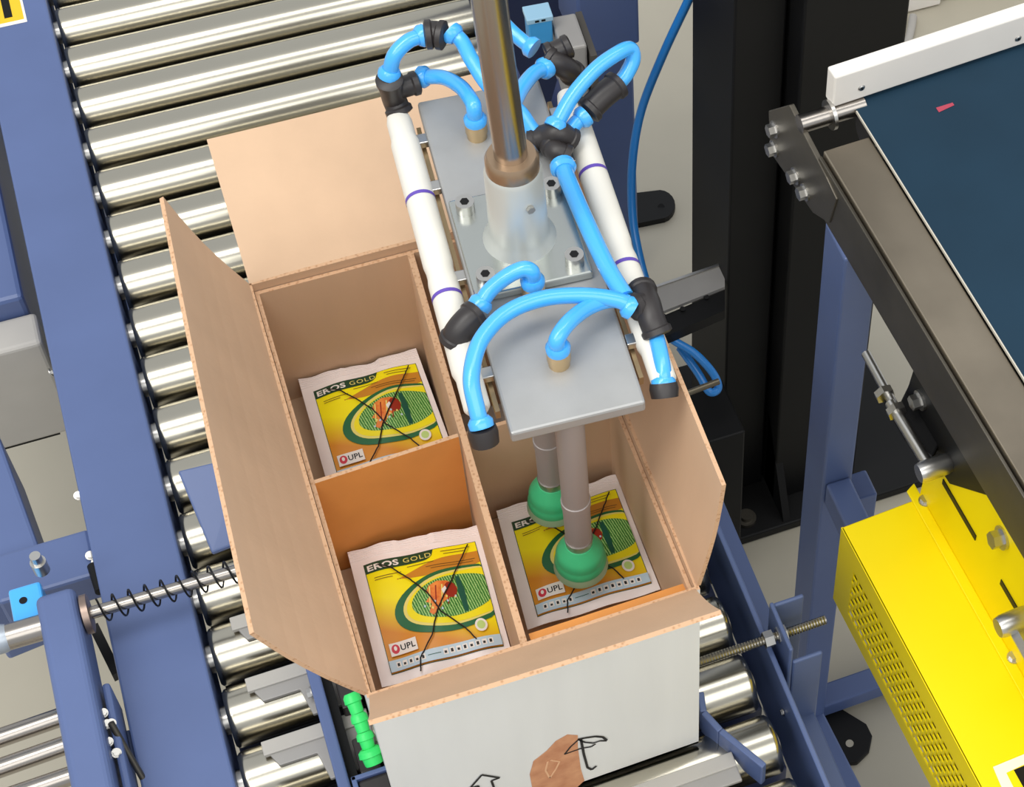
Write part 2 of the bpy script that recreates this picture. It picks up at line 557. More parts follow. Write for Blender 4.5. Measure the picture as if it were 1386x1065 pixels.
# flaps, hinged on the top edges
FLZ = 0.482
slab((X0 + 0.002, Y0 + 0.004, Z1), (X0 + 0.002, Y1 - 0.002, Z1), (0.088, 0.352, 0.480), (0.069, -0.120, 0.480), (-1, 0, -0.4), T, 0.004).build('flap', CM, bx_)
slab((X1 - 0.002, Y0 + 0.004, Z1), (X1 - 0.002, Y1 - 0.002, Z1), (X1 + 0.026, 0.352, 0.478), (X1 + 0.020, -0.122, 0.484), (1, 0, -0.15), T, 0.003).build('flap', CM, bx_)
slab((X0 + 0.002, Y1 - 0.002, Z1), (X1 - 0.002, Y1 - 0.002, Z1), (0.432, 0.505, 0.380), (0.140, 0.503, 0.380), (0, 0.3, -1), T, 0.003).build('flap', CM, bx_)
slab((X0 + 0.002, Y0 + 0.002, Z1), (X1 - 0.004, Y0 + 0.002, Z1), (0.429, -0.213, 0.445), (0.134, -0.208, 0.445), (0, -0.8, -0.5), T, 0.003).build('flap', CM, bx_)
# inner liner with dividers
LZ = 0.314
lx0, lx1, ly0, ly1 = X0 + T + 0.0006, X1 - T - 0.0005, Y0 + T + 0.001, Y1 - T - 0.001
LM = [KRAFT, KRAFT, EDGE]
LO = [KRAFTBOUNCE, KRAFT, EDGE]
slab((lx0 + T, ly0, 0.01), (lx0 + T, ly1, 0.01), (lx0 + T, ly1, LZ), (lx0 + T, ly0, LZ), (-1, 0, 0), T).build('liner_panel', LM, bx_)
slab((lx1 - T, ly0, 0.01), (lx1 - T, ly1, 0.01), (lx1 - T, ly1, LZ), (lx1 - T, ly0, LZ), (1, 0, 0), T).build('liner_panel', LM, bx_)
slab((lx0 + T, ly1 - T, 0.01), (lx1 - T, ly1 - T, 0.01), (lx1 - T, ly1 - T, LZ), (lx0 + T, ly1 - T, LZ), (0, 1, 0), T).build('liner_panel', LM, bx_)
slab((0.285, ly0 + T, 0.01), (lx1 - T, ly0 + T, 0.01), (lx1 - T, ly0 + T, LZ - 0.014), (0.285, ly0 + T, LZ - 0.014), (0, -1, 0), T).build('liner_panel', LO, bx_)
slab((0.288, ly0 + 0.001, LZ - 0.008), (lx1 - T, ly0 + 0.001, LZ - 0.008), (lx1 - T, ly0 + 0.018, LZ - 0.012), (0.288, ly0 + 0.018, LZ - 0.012), (0, 0, -1), T).build('liner_tab', LO, bx_)
slab((0.277, ly0, 0.01), (0.297, ly1 - T, 0.01), (0.297, ly1 - T, LZ), (0.277, ly0, LZ), (1, 0, 0), T * 1.6).build('divider', LM, bx_)
slab((lx0 + T, 0.108, 0.01), (0.2855, 0.113, 0.01), (0.2855, 0.113, LZ + 0.002), (lx0 + T, 0.108, LZ + 0.002), (0, 1, 0), T).build('divider', LO, bx_)
slab((0.293, 0.116, 0.01), (lx1 - T, 0.116, 0.01), (lx1 - T, 0.116, LZ - 0.004), (0.293, 0.116, LZ - 0.004), (0, 1, 0), T).build('divider', LM, bx_)
MB().box(lx0 + T, 0.276, ly0 + 0.004, 0.107, 0.150, 0.154).build('layer_pad', KRAFT, bx_)
MB().box(lx0 + T, 0.283, 0.120, ly1 - T, 0.122, 0.126).build('layer_pad', KRAFT, bx_)
MB().box(0.293, lx1 - T, ly0 + 0.005, 0.115, 0.146, 0.150).build('layer_pad', KRAFT, bx_)


# printed marks on the front wall: torn patch, umbrella, arrows
def fp(u, v):
    """pixel of the photo on the front face of the carton"""
    d = R0 * ((u - CX) / F) + R1 * ((v - CY) / F) + R2
    return CAM + d * ((Y0 - 0.0003 - CAM.y) / d.y)


def poly_on_front(pts, name, mt, off=0.0, parent=front):
    mb = MB()
    mb.prism([fp(*p) + Vector((0, -off - 0.0003, 0)) for p in pts], (0, 0.0003, 0))
    return mb.build(name, mt, parent)


def line_on_front(pts, w, name, mt, off=0.0006):
    mb = MB()
    P = [fp(*p) + Vector((0, -off, 0)) for p in pts]
    for a, b in zip(P[:-1], P[1:]):
        mb.bar(a, b, w * 1.6, 0.0003, up=(0, 1, 0))
    return mb.build(name, mt, front)


INK = mat('black_ink', (24, 22, 24), 0.6)
TORN = mat('torn_brown_card', (190, 128, 92), 0.8, col2=(214, 156, 116), scale=60)
poly_on_front([(717, 1048), (722, 1030), (740, 1016), (752, 1003), (768, 994), (782, 995), (782, 1010), (786, 1040), (791, 1056), (770, 1075), (722, 1075)], 'torn_patch', TORN)
line_on_front([(741, 1030), (738, 1042), (744, 1052), (752, 1040), (757, 1030), (745, 1028)], 0.0012, 'torn_curl', mat('torn_light', (228, 178, 138), 0.8))
line_on_front([(782, 1000), (792, 998), (806, 996), (816, 997), (821, 1001)], 0.0016, 'umbrella_mark', INK)
line_on_front([(782, 1000), (792, 1004), (803, 1005), (812, 1002), (821, 1002)], 0.0011, 'umbrella_mark', INK)
line_on_front([(783, 1000), (772, 1010), (764, 1020), (775, 1016), (787, 1012), (800, 1010), (806, 1006)], 0.0011, 'umbrella_mark', INK)
line_on_front([(786, 999), (790, 1020), (795, 1038), (801, 1041), (807, 1036)], 0.0016, 'umbrella_mark', INK)
line_on_front([(636, 1066), (652, 1048), (676, 1052), (665, 1056), (672, 1075)], 0.0014, 'arrow_mark', INK)
line_on_front([(636, 1066), (647, 1063), (654, 1080)], 0.0014, 'arrow_mark', INK)

# ------------------------------------------------------------------ sachets
FOIL = mat('white_foil', (246, 236, 234), 0.3, noise=0.03, scale=30)


def grad_mat():
    M_ = bpy.data.materials.new('printed_yellow_orange')
    M_.use_nodes = True
    nt = M_.node_tree
    b = nt.nodes['Principled BSDF']
    b.inputs['Roughness'].default_value = 0.35
    uv = nt.nodes.new('ShaderNodeUVMap')
    sp = nt.nodes.new('ShaderNodeSeparateXYZ')
    nt.links.new(uv.outputs['UV'], sp.inputs[0])
    # orange gathers in the lower left: v - 0.45*u
    mt_ = nt.nodes.new('ShaderNodeMath')
    mt_.operation = 'MULTIPLY_ADD'
    nt.links.new(sp.outputs['X'], mt_.inputs[0])
    mt_.inputs[1].default_value = -0.42
    nt.links.new(sp.outputs['Y'], mt_.inputs[2])
    r = nt.nodes.new('ShaderNodeValToRGB')
    r.color_ramp.elements[0].position, r.color_ramp.elements[1].position = 0.30, 0.62
    r.color_ramp.elements[0].color = s2l((252, 236, 20))
    r.color_ramp.elements[1].color = s2l((218, 140, 40))
    e = r.color_ramp.elements.new(0.86)
    e.color = s2l((222, 150, 40))
    nt.links.new(mt_.outputs[0], r.inputs['Fac'])
    nt.links.new(r.outputs['Color'], b.inputs['Base Color'])
    return M_


def leaf_mat():
    M_ = bpy.data.materials.new('printed_leaf_photo')
    M_.use_nodes = True
    nt = M_.node_tree
    b = nt.nodes['Principled BSDF']
    b.inputs['Roughness'].default_value = 0.35
    uv = nt.nodes.new('ShaderNodeUVMap')
    mp = nt.nodes.new('ShaderNodeMapping')
    mp.inputs['Rotation'].default_value = (0, 0, math.radians(12))
    nt.links.new(uv.outputs['UV'], mp.inputs['Vector'])
    w = nt.nodes.new('ShaderNodeTexWave')
    w.inputs['Scale'].default_value = 14
    w.inputs['Distortion'].default_value = 2.2
    w.inputs['Detail Scale'].default_value = 3
    nt.links.new(mp.outputs['Vector'], w.inputs['Vector'])
    r = nt.nodes.new('ShaderNodeValToRGB')
    r.color_ramp.elements[0].color = s2l((36, 104, 40))
    r.color_ramp.elements[1].color = s2l((176, 212, 140))
    e = r.color_ramp.elements.new(0.55)
    e.color = s2l((88, 158, 60))
    nt.links.new(w.outputs['Color'], r.inputs['Fac'])
    nt.links.new(r.outputs['Color'], b.inputs['Base Color'])
    return M_


PANEL, LEAF = grad_mat(), leaf_mat()
P_ORANGE = mat('print_orange', (204, 136, 44), 0.35)
P_YELLOW = mat('print_yellow', (244, 228, 26), 0.35)
P_GREEN = mat('print_dark_green', (34, 104, 62), 0.35)
P_BANNER = mat('print_banner_green', (32, 70, 48), 0.35)
P_WHITE = mat('print_white', (238, 232, 226), 0.35)
P_GOLD = mat('print_gold', (232, 218, 120), 0.35)
P_RED = mat('print_red', (206, 38, 62), 0.35)
P_BUG = mat('print_insect_orange', (212, 96, 36), 0.35, col2=(240, 150, 70), scale=160)
P_BUGD = mat('print_insect_red', (150, 40, 22), 0.35)
P_SKY = mat('print_light_blue', (186, 208, 222), 0.35)
P_TEAL = mat('print_teal_shadow', (16, 84, 66), 0.35)
P_BROWN = mat('print_brown_text', (120, 84, 40), 0.4)


def text_mesh(txt, bold=0.0, space=1.0):
    cu = bpy.data.curves.new('lettering', 'FONT')
    cu.body = txt
    cu.size = 1.0
    cu.offset = bold
    cu.space_character = space
    cu.resolution_u = 3
    o = bpy.data.objects.new('lettering', cu)
    COL.objects.link(o)
    dg = bpy.context.evaluated_depsgraph_get()
    me = bpy.data.meshes.new_from_object(o.evaluated_get(dg))
    vs = [(v.co.x, v.co.y) for v in me.vertices]
    fs = [tuple(p.vertices) for p in me.polygons]
    bpy.data.objects.remove(o)
    bpy.data.curves.remove(cu)
    bpy.data.meshes.remove(me)
    return vs, fs


TXT = {k: text_mesh(k, b, s_) for k, b, s_ in (('EROS', 0.03, 1.05), ('GOLD', 0.0, 1.15), ('UPL', 0.02, 1.05))}


def sachet(label, corners, thick, seed, z_edge):
    """corners: far-left, far-right, near-right, near-left (top surface)"""
    rnd = random.Random(seed)
    c = [Vector(p) for p in corners]
    base = sum(c, Vector()) / 4
    t = thing('sachet', label, 'packet', (base.x, base.y, min(p.z for p in c) - thick), 'printed sachets in the carton')
    wob = [rnd.uniform(-1, 1) for _ in range(8)]

    def S(s_, t_, off=0.0):
        p = (c[0] * (1 - s_) + c[1] * s_) * (1 - t_) + (c[3] * (1 - s_) + c[2] * s_) * t_
        ss, tt = max(0, min(1, s_)), max(0, min(1, t_))
        bul = 0.009 * (math.sin(math.pi * ss) ** 0.7) * (max(0, math.sin(math.pi * max(0, (tt - 0.06) / 0.94))) ** 0.6)
        wave = 0.0012 * wob[0] * math.sin(9 * ss + 3 * wob[1]) * math.sin(6 * tt + wob[2]) + 0.0012 * math.sin(14 * ss + 5 * tt + 4 * wob[3])
        if tt < 0.10:
            wave += 0.0022 * math.sin(4.0 * ss + 3 * wob[4]) * (1 - tt / 0.10) + 0.0028 * math.exp(-((ss - 0.66 - 0.05 * wob[5]) / 0.03) ** 2) + 0.0018 * math.exp(-((ss - 0.35) / 0.02) ** 2)
        return Vector((p.x, p.y, p.z + bul + wave + off))

    mb = MB()
    nu, nv = 28, 30
    for side in (0, 1):
        for j in range(nv + 1):
            for i in range(nu + 1):
                s_, t_ = i / nu, j / nv
                e = 0.0012 * math.sin(i * 0.9 + seed) if j == 0 else 0
                p = S(s_, t_)
                if side:
                    fl = (math.sin(math.pi * s_) * math.sin(math.pi * max(0, (t_ - 0.08) / 0.92))) ** 0.5 if t_ > 0.08 else 0
                    p = p + Vector((0, 0, -0.0008 - thick * max(0, fl)))
                if j == 0:
                    p.y += e * 0.6
                mb.v.append(p)
    n = (nu + 1) * (nv + 1)
    for side in (0, 1):
        for j in range(nv):
            for i in range(nu):
                q = [side * n + (j + a) * (nu + 1) + i + b for a, b in ((0, 0), (0, 1), (1, 1), (1, 0))]
                mb.f.append(tuple(q if side else reversed(q))); mb.m.append(0)
    for i in range(nu):
        mb.f.append((i, i + 1, n + i + 1, n + i)); mb.m.append(0)
        k = nv * (nu + 1) + i
        mb.f.append((k + 1, k, n + k, n + k + 1)); mb.m.append(0)
    for j in range(nv):
        k = j * (nu + 1)
        mb.f.append((k + nu + 1, k, n + k, n + k + nu + 1)); mb.m.append(0)
        k += nu
        mb.f.append((k, k + nu + 1, n + k + nu + 1, n + k)); mb.m.append(0)
    body = mb.build('pouch', FOIL, t, smooth=True)
    # crimp ribs of the top seal
    for k in range(5):
        tt = 0.012 + 0.017 * k
        MB().tube([S(i / 24, tt, 0.0002) for i in range(25)], 0.0005, 5, smooth=False).build('crimp_rib', FOIL, body, smooth=True)

    def PQ(p, q, off):  # panel coordinates -> surface
        return S(0.095 + p * 0.855, 0.135 + q * 0.80 - 0.0 * p, off)

    def disc(bound, centre, name, mt, lay, rings=7, parent=body):
        mb = MB()
        n = len(bound)
        mb.uv = []
        for r in range(1, rings + 1):
            for (p, q) in bound:
                a, b = centre[0] + (p - centre[0]) * r / rings, centre[1] + (q - centre[1]) * r / rings
                mb.v.append(PQ(a, b, 0.0003 + lay * 0.00025)); mb.uv.append((a, b))
        mb.v.append(PQ(*centre, 0.0003 + lay * 0.00025)); mb.uv.append(centre)
        for k in range(n):
            mb.f.append((k, (k + 1) % n, rings * n)); mb.m.append(0)
        for r in range(rings - 1):
            for k in range(n):
                k2 = (k + 1) % n
                mb.f.append((r * n + k, (r + 1) * n + k, (r + 1) * n + k2, r * n + k2)); mb.m.append(0)
        return mb.build(name, mt, parent, smooth=True)

    def quad(p0, q0, p1, q1, name, mt, lay, nu=24, nv=24, top=None, bot=None):
        mb = MB()
        mb.uv = []
        for j in range(nv + 1):
            for i in range(nu + 1):
                p = p0 + (p1 - p0) * i / nu
                a = top(p) if top else q0
                b = bot(p) if bot else q1
                q = a + (b - a) * j / nv
                mb.v.append(PQ(p, q, 0.0003 + lay * 0.00025)); mb.uv.append((p, q))
        for j in range(nv):
            for i in range(nu):
                k = j * (nu + 1) + i
                mb.f.append((k, k + 1, k + nu + 2, k + nu + 1)); mb.m.append(0)
        return mb.build(name, mt, body, smooth=True)

    def ell(cx, cy, rx, ry, n=48, clip=True, rot=0.0):
        out = []
        for k in range(n):
            an = 2 * math.pi * k / n
            x, y = rx * math.cos(an), ry * math.sin(an)
            x, y = x * math.cos(rot) - y * math.sin(rot), x * math.sin(rot) + y * math.cos(rot)
            out.append((min(1.0, cx + x) if clip else cx + x, cy + y))
        return out

    def letters(txt, p0, q0, w, h, mt, lay, name='lettering', slope=0.0):
        vs, fs = TXT[txt]
        x0, x1 = min(v[0] for v in vs), max(v[0] for v in vs)
        y0, y1 = min(v[1] for v in vs), max(v[1] for v in vs)
        mb = MB()
        mb.v = [PQ(p0 + w * (x - x0) / (x1 - x0), q0 - h * (y - y0) / (y1 - y0) + slope * (x - x0) / (x1 - x0), 0.0003 + lay * 0.00025) for x, y in vs]
        mb.f = list(fs)
        mb.m = [0] * len(fs)
        return mb.build(name, mt, body)

    quad(-0.006, -0.006, 1.006, 1.006, 'panel_border', P_BANNER, 0)
    quad(0, 0, 1, 1, 'printed_panel', PANEL, 1)
    # orange wave band upper right
    quad(0.25, 0, 1, 1, 'orange_band', P_ORANGE, 2, 24, 3, top=lambda p: 0.20 - 0.12 * ((p - 0.25) / 0.75) ** 0.7 + 0.02 * math.sin(7 * p), bot=lambda p: 0.205 + 0.045 * math.sin(math.pi * (p - 0.25) / 0.75) ** 0.8)
    # banner
    quad(0, 0, 0.62, 0.1, 'banner', P_BANNER, 3, 24, 3, top=lambda p: 0.0, bot=lambda p: 0.095 if p < 0.5 else 0.095 * math.sqrt(max(0, 1 - ((p - 0.5) / 0.12) ** 2)))
    letters('EROS', 0.02, 0.078, 0.28, 0.058, P_WHITE, 4)
    letters('GOLD', 0.34, 0.072, 0.25, 0.046, P_GOLD, 4)
    for k, (a, b, q) in enumerate(((0.36, 0.6, 0.118), (0.06, 0.3, 0.15), (0.06, 0.22, 0.172), (0.68, 0.94, 0.035), (0.70, 0.9, 0.062), (0.52, 0.96, 0.16), (0.56, 0.94, 0.182))):
        quad(a, q, b, q + 0.006, 'small_print', P_BROWN, 4, 8, 1)
    # eye shaped ring with photo
    disc(ell(0.72, 0.50, 0.57, 0.285, rot=-0.10), (0.62, 0.51), 'green_ring', P_GREEN, 5)
    disc(ell(0.75, 0.49, 0.52, 0.248, rot=-0.10), (0.62, 0.50), 'gold_ring', P_GOLD, 6)
    disc(ell(0.77, 0.49, 0.51, 0.228, rot=-0.10), (0.62, 0.50), 'yellow_ring', P_YELLOW, 7)
    disc(ell(0.70, 0.48, 0.385, 0.188, rot=-0.08), (0.66, 0.48), 'leaf_picture', LEAF, 8)
    disc([(0.745, 0.31), (0.78, 0.31), (0.80, 0.45), (0.79, 0.65), (0.755, 0.65), (0.74, 0.5)], (0.77, 0.48), 'leaf_shadow', P_TEAL, 9, 4)
    bug = [(0.50, 0.36), (0.58, 0.33), (0.66, 0.34), (0.71, 0.37), (0.74, 0.42), (0.72, 0.48), (0.66, 0.50), (0.60, 0.53), (0.55, 0.58), (0.48, 0.63), (0.45, 0.60), (0.49, 0.53), (0.44, 0.50), (0.50, 0.45), (0.46, 0.42)]
    disc(bug, (0.58, 0.46), 'insect_picture', P_BUG, 10, 4)
    disc(ell(0.68, 0.43, 0.055, 0.075, 16), (0.68, 0.43), 'insect_head', P_BUGD, 11, 3)
    disc([(0.60, 0.42), (0.64, 0.39), (0.65, 0.43), (0.61, 0.46)], (0.625, 0.425), 'insect_glint', P_WHITE, 12, 2)
    for k in range(9):
        a_, b_ = 0.44 + 0.035 * k + rnd.uniform(-0.02, 0.02), 0.585 + rnd.uniform(-0.05, 0.05) - 0.01 * k
        disc(ell(a_, b_, 0.010, 0.012, 7), (a_, b_), 'leaf_speckle', P_GOLD if k % 2 else P_SKY, 11, 1)
    for k in range(4):
        a_ = 0.50 + 0.055 * k
        disc([(a_, 0.37), (a_ + 0.012, 0.37), (a_ - 0.03, 0.56), (a_ - 0.04, 0.56)], (a_ - 0.014, 0.46), 'insect_leg', P_BUGD if k % 2 else P_GOLD, 11, 2)
    # maker's box, badge, bottom strip
    quad(0.035, 0.765, 0.275, 0.875, 'logo_box', P_WHITE, 13, 6, 3)
    disc(ell(0.085, 0.82, 0.036, 0.040, 20), (0.085, 0.82), 'logo_disc', P_RED, 14, 3)
    disc(ell(0.085, 0.815, 0.014, 0.020, 12), (0.085, 0.815), 'logo_mark', P_WHITE, 15, 2)
    letters('UPL', 0.13, 0.845, 0.13, 0.052, INK, 14)
    disc(ell(0.86, 0.80, 0.055, 0.058, 20), (0.86, 0.80), 'badge', P_WHITE, 13, 3)
    disc(ell(0.86, 0.80, 0.036, 0.038, 20), (0.86, 0.80), 'badge_centre', mat('print_pale_green', (190, 216, 130), 0.4), 14, 3)
    quad(0, 0.905, 1, 1, 'blue_strip', P_SKY, 13, 24, 3)
    for k in range(5):
        quad(0.06 + 0.055 * k, 0.928, 0.10 + 0.055 * k, 0.975, 'pictogram_field', P_WHITE, 14, 2, 2)
        quad(0.068 + 0.055 * k, 0.940 + 0.008 * (k % 2), 0.088 + 0.055 * k, 0.966, 'pictogram', INK, 15, 2, 2)
    for k in range(8):
        quad(0.48 + 0.058 * k, 0.928, 0.522 + 0.058 * k, 0.975, 'pictogram_field', P_WHITE, 14, 2, 2)
        quad(0.488 + 0.058 * k, 0.938 + 0.008 * ((k + 1) % 2), 0.510 + 0.058 * k, 0.966, 'pictogram', INK, 15, 2, 2)
    quad(0.34, 0.948, 0.46, 0.954, 'strip_line', P_TEAL, 14, 4, 1)
    # dark scribbled cross lines
    for pts in (((0.12, 0.05), (0.22, 0.10), (0.36, 0.26), (0.47, 0.42), (0.55, 0.62), (0.72, 0.80), (0.80, 0.94)), ((0.93, 0.03), (0.84, 0.16), (0.70, 0.36), (0.52, 0.60), (0.42, 0.80), (0.27, 0.96), (0.24, 1.08))):
        P = []
        for (a0, b0), (a1, b1) in zip(pts[:-1], pts[1:]):
            for k in range(6):
                P.append(PQ(a0 + (a1 - a0) * k / 6 + rnd.uniform(-1, 1) * 0.003, b0 + (b1 - b0) * k / 6, 0.0044))
        MB().tube(P, 0.0007, 5, smooth=False).build('crossing_line', INK, body)
    return t


zs = 0.186
sachet('white sachet with yellow and orange print in the near left compartment',
       [at(470, 747, 0.188), at(645, 710, 0.188), at(693, 884, 0.188), at(517, 930, 0.188)], 0.030, 1, 0.19)
c0, c1 = at(404, 515, 0.160), at(563, 471, 0.160)
sachet('white sachet with yellow and orange print in the far left compartment',
       [c0, c1, c1 + Vector((0.002, -0.150, 0)), c0 + Vector((-0.002, -0.150, 0))], 0.030, 2, 0.16)
sachet('white sachet under the green suction cups in the right compartment',
       [at(672, 693, 0.186), at(833, 641, 0.186), at(894, 798, 0.186), at(714, 852, 0.186)], 0.030, 3, 0.17)

# ------------------------------------------------------------------ vacuum gripper
GZ = 0.505
gr = thing('vacuum_gripper', 'aluminium vacuum gripper with cyan air tubes and green suction cups above the carton', 'gripper', (0.375, 0.2, 0.18))
th = math.radians(-3.6)
EX, EY = Vector((math.cos(th), math.sin(th), 0)), Vector((-math.sin(th), math.cos(th), 0))
GO = Vector((0.3675, -0.029, GZ))


def g(x, y, z=0.0):
    return GO + EX * x + EY * y + Vector((0, 0, z))


pmb = MB()
pmb.prism([g(-0.0588, 0, -0.014), g(0.0588, 0, -0.014), g(0.0588, 0.395, -0.014), g(-0.0588, 0.395, -0.014)], (0, 0, 0.014))
pmb.build('mounting_plate', ALU, gr, bevel=0.0025)
PC = g(-0.004, 0.200)     # shaft centre line
fl = MB()
fl.obox(PC + Vector((0, 0, 0.005)), EX * 0.053, EY * 0.058, (0, 0, 0.005))
fl.build('flange_plate', mat('polished_flange', (188, 192, 188), 0.22, 0.9), gr, bevel=0.002)
MB().lathe(PC + Vector((0, 0, 0.01)), PC + Vector((0, 0, 0.105)), [(0, 0.033), (0.08, 0.029), (0.16, 0.0265), (0.95, 0.0255), (1, 0.0235)], 36).build('collar', mat('turned_steel', (206, 208, 202), 0.4, 0.5), gr, smooth=True)
MB().lathe(PC + Vector((0, 0, 0.105)), PC + Vector((0, 0, 0.122)), [(0, 0.0235), (0.7, 0.0235), (1, 0.021), (1, 0.0145)], 36).build('bronze_ring', mat('bronze_ring', (176, 150, 124), 0.32, 0.9), gr, smooth=True)
MB().cyl(PC + Vector((0, 0, 0.10)), PC + Vector((-0.021, 0.014, 1.05)), 0.0145, n=36).build('shaft', ROD, gr, smooth=True)
for sx in (-1, 1):
    for sy in (-1, 1):
        c = PC + EX * (0.040 * sx) + EY * (0.043 * sy) + Vector((0, 0, 0.01))
        o = MB().cyl(c, c + Vector((0, 0, 0.012)), 0.0085, n=20).build('cap_screw', STEEL, gr, smooth=True)
        MB().cyl(c + Vector((0, 0, 0.0121)), c + Vector((0, 0, 0.0125)), 0.0042, n=6).build('socket', BLACK, o)
c = PC + Vector((0.006, -0.0256, 0.075))
MB().cyl(c, c + Vector((0.0005, -0.003, 0)), 0.004, n=6).build('grub_screw', STEEL, gr)
# vacuum cylinders along both sides of the plate
for sx, y0, y1, rings in ((-1, 0.035, 0.392, (0.160, 0.278)), (1, 0.018, 0.372, (0.150, 0.266))):
    xx = -0.0795 if sx < 0 else 0.0805
    z = -0.006
    mbc = MB().lathe(g(xx, y0, z), g(xx, y1, z), [(0, 0.009), (0.01, 0.0115), (0.10, 0.0115), (0.12, 0.0135), (0.40, 0.0135), (0.42, 0.0125), (0.44, 0.0125), (0.46, 0.0135), (0.88, 0.0135), (0.90, 0.012), (0.96, 0.012), (1, 0.009)], 28)
    o = mbc.build('vacuum_cylinder', WHITECYL, gr, smooth=True)
    for ry in rings:
        MB().lathe(g(xx, ry - 0.002, z), g(xx, ry + 0.002, z), [(0, 0.0138), (1, 0.0138)], 28, False).build('marker_ring', PURPLE, o, smooth=True)
    for ry in (0.07, 0.18, 0.29, 0.35):
        cc = g(xx - sx * 0.014, ry, z)
        MB().obox(cc, EX * 0.007, EY * 0.006, (0, 0, 0.004)).build('saddle_clip', STEEL, gr, bevel=0.001)
    # thin slotted rail carrying the cylinder
    MB().obox(g(xx - sx * 0.0165, 0.205, -0.019), EX * 0.002, EY * 0.17, (0, 0, 0.005)).build('carrier_strip', mat('tan_strip', (168, 146, 112), 0.4, 0.7), gr)


def A(u, v, z):
    return at(u, v, GZ + z)


def elbow(pts, r, name='elbow_fitting'):
    P = [A(*p) for p in pts]
    mb = MB().tube(P, r, 16, 6)
    for p, q in ((P[0], P[1]), (P[-1], P[-2])):
        d = (p - q).normalized()
        mb.lathe(p - d * 0.006, p + d * 0.002, [(0, r * 1.0), (0.2, r * 1.14), (0.8, r * 1.14), (1, r * 0.9)], 18)
    return mb.build(name, BLACKPL, gr, smooth=True)


def hose(pts, ends=(True, True), r=0.0073, into=None):
    P = [A(*p) for p in pts]
    if into is not None:      # run straight down into an upright fitting
        P += [into + Vector((0, 0, 0.036)), into + Vector((0, 0, 0.0225))]
    o = MB().tube(P, r, 14, 10).build('air_tube', CYAN, gr, smooth=True)
    for e, p, q in ((ends[0], P[0], P[1]), (ends[1], P[-1], P[-2])):
        if e:
            d = (q - p).normalized()
            MB().lathe(p - d * 0.003, p + d * 0.006, [(0, r * 1.45), (0.6, r * 1.5), (1, r * 1.15)], 18).build('release_collar', CYAN, o, smooth=True)
    return o


def brass(u, v):
    p = A(u, v, 0.0)
    MB().lathe(p, p + Vector((0, 0, 0.022)), [(0, 0.0095), (0.35, 0.0095), (0.35, 0.0105), (1, 0.0105)], 18).build('brass_fitting', BRASS, gr, smooth=True)
    return p


# far left elbow stack
elbow([(541, 152, -0.004), (534, 135, 0.006), (530, 122, 0.022), (527, 108, 0.040)], 0.0115)
elbow([(528, 122, 0.020), (548, 117, 0.020), (564, 112, 0.020)], 0.0105)
hose([(527, 100, 0.042), (534, 75, 0.062), (552, 56, 0.070), (572, 48, 0.070)])
elbow([(577, 47, 0.070), (588, 46, 0.070), (600, 48, 0.070)], 0.0125)
hose([(612, 45, 0.070), (625, 56, 0.066), (640, 84, 0.06), (665, 120, 0.05), (702, 150, 0.034), (718, 172, 0.022), (732, 188, 0.014)], (True, False))
b1 = brass(646, 184)
hose([(572, 104, 0.020), (600, 105, 0.026), (624, 118, 0.034), (639, 138, 0.040)], into=b1)
# far right cluster
elbow([(776, 100, -0.002), (766, 92, 0.012), (752, 84, 0.020), (742, 78, 0.022)], 0.0115)
elbow([(742, 74, 0.022), (756, 68, 0.024), (770, 62, 0.026)], 0.0105)
hose([(720, 64, 0.024), (708, 56, 0.026), (694, 44, 0.03), (680, 30, 0.034)], (True, False))
hose([(738, 92, 0.02), (722, 100, 0.026), (706, 120, 0.032), (696, 140, 0.036)], (True, False))
elbow([(722, 190, 0.012), (740, 184, 0.018), (756, 180, 0.024), (772, 190, 0.012)], 0.0115)
elbow([(746, 196, 0.014), (754, 205, 0.016), (768, 212, 0.012)], 0.0105)
hose([(752, 170, 0.030), (775, 130, 0.044), (806, 94, 0.056), (836, 72, 0.06), (853, 66, 0.056), (857, 80, 0.046), (848, 100, 0.036), (838, 112, 0.032)], (True, False))
elbow([(836, 114, 0.030), (816, 130, 0.028), (796, 150, 0.022)], 0.0125)
hose([(790, 158, 0.022), (780, 166, 0.02), (772, 176, 0.018)], (True, False))
hose([(762, 226, 0.020), (771, 250, 0.024), (795, 305, 0.026), (822, 362, 0.026), (846, 402, 0.024)], (True, False), 0.0082)
# near right
elbow([(868, 392, 0.010), (876, 410, 0.016), (882, 432, 0.014), (890, 452, 0.006)], 0.0120)
elbow([(858, 416, 0.020), (868, 412, 0.018), (878, 410, 0.014)], 0.0110)
hose([(853, 416, 0.022), (836, 406, 0.028), (790, 400, 0.034), (735, 404, 0.036), (685, 424, 0.036), (650, 462, 0.034), (638, 510, 0.028), (645, 552, 0.014), (651, 574, 0.004)])
b2 = brass(757, 492)
hose([(852, 410, 0.024), (826, 406, 0.024), (796, 416, 0.030), (770, 436, 0.038)], (False, True), into=b2)
hose([(886, 448, 0.004), (894, 480, 0.004), (898, 505, 0.0), (898, 518, -0.006)], (False, True))
MB().lathe(A(900, 538, -0.014), A(898, 518, -0.006), [(0, 0.012), (0.6, 0.013), (1, 0.012)], 20).build('elbow_fitting', BLACKPL, gr, smooth=True)
# near left
elbow([(616, 462, -0.002), (622, 448, 0.008), (634, 434, 0.014), (644, 426, 0.014)], 0.0130)
b3 = brass(723, 402)
hose([(650, 412, 0.016), (664, 392, 0.024), (686, 374, 0.034), (708, 364, 0.040)], into=b3)
MB().lathe(A(657, 600, -0.012), A(652, 578, 0.002), [(0, 0.012), (0.6, 0.013), (1, 0.012)], 20).build('elbow_fitting', BLACKPL, gr, smooth=True)


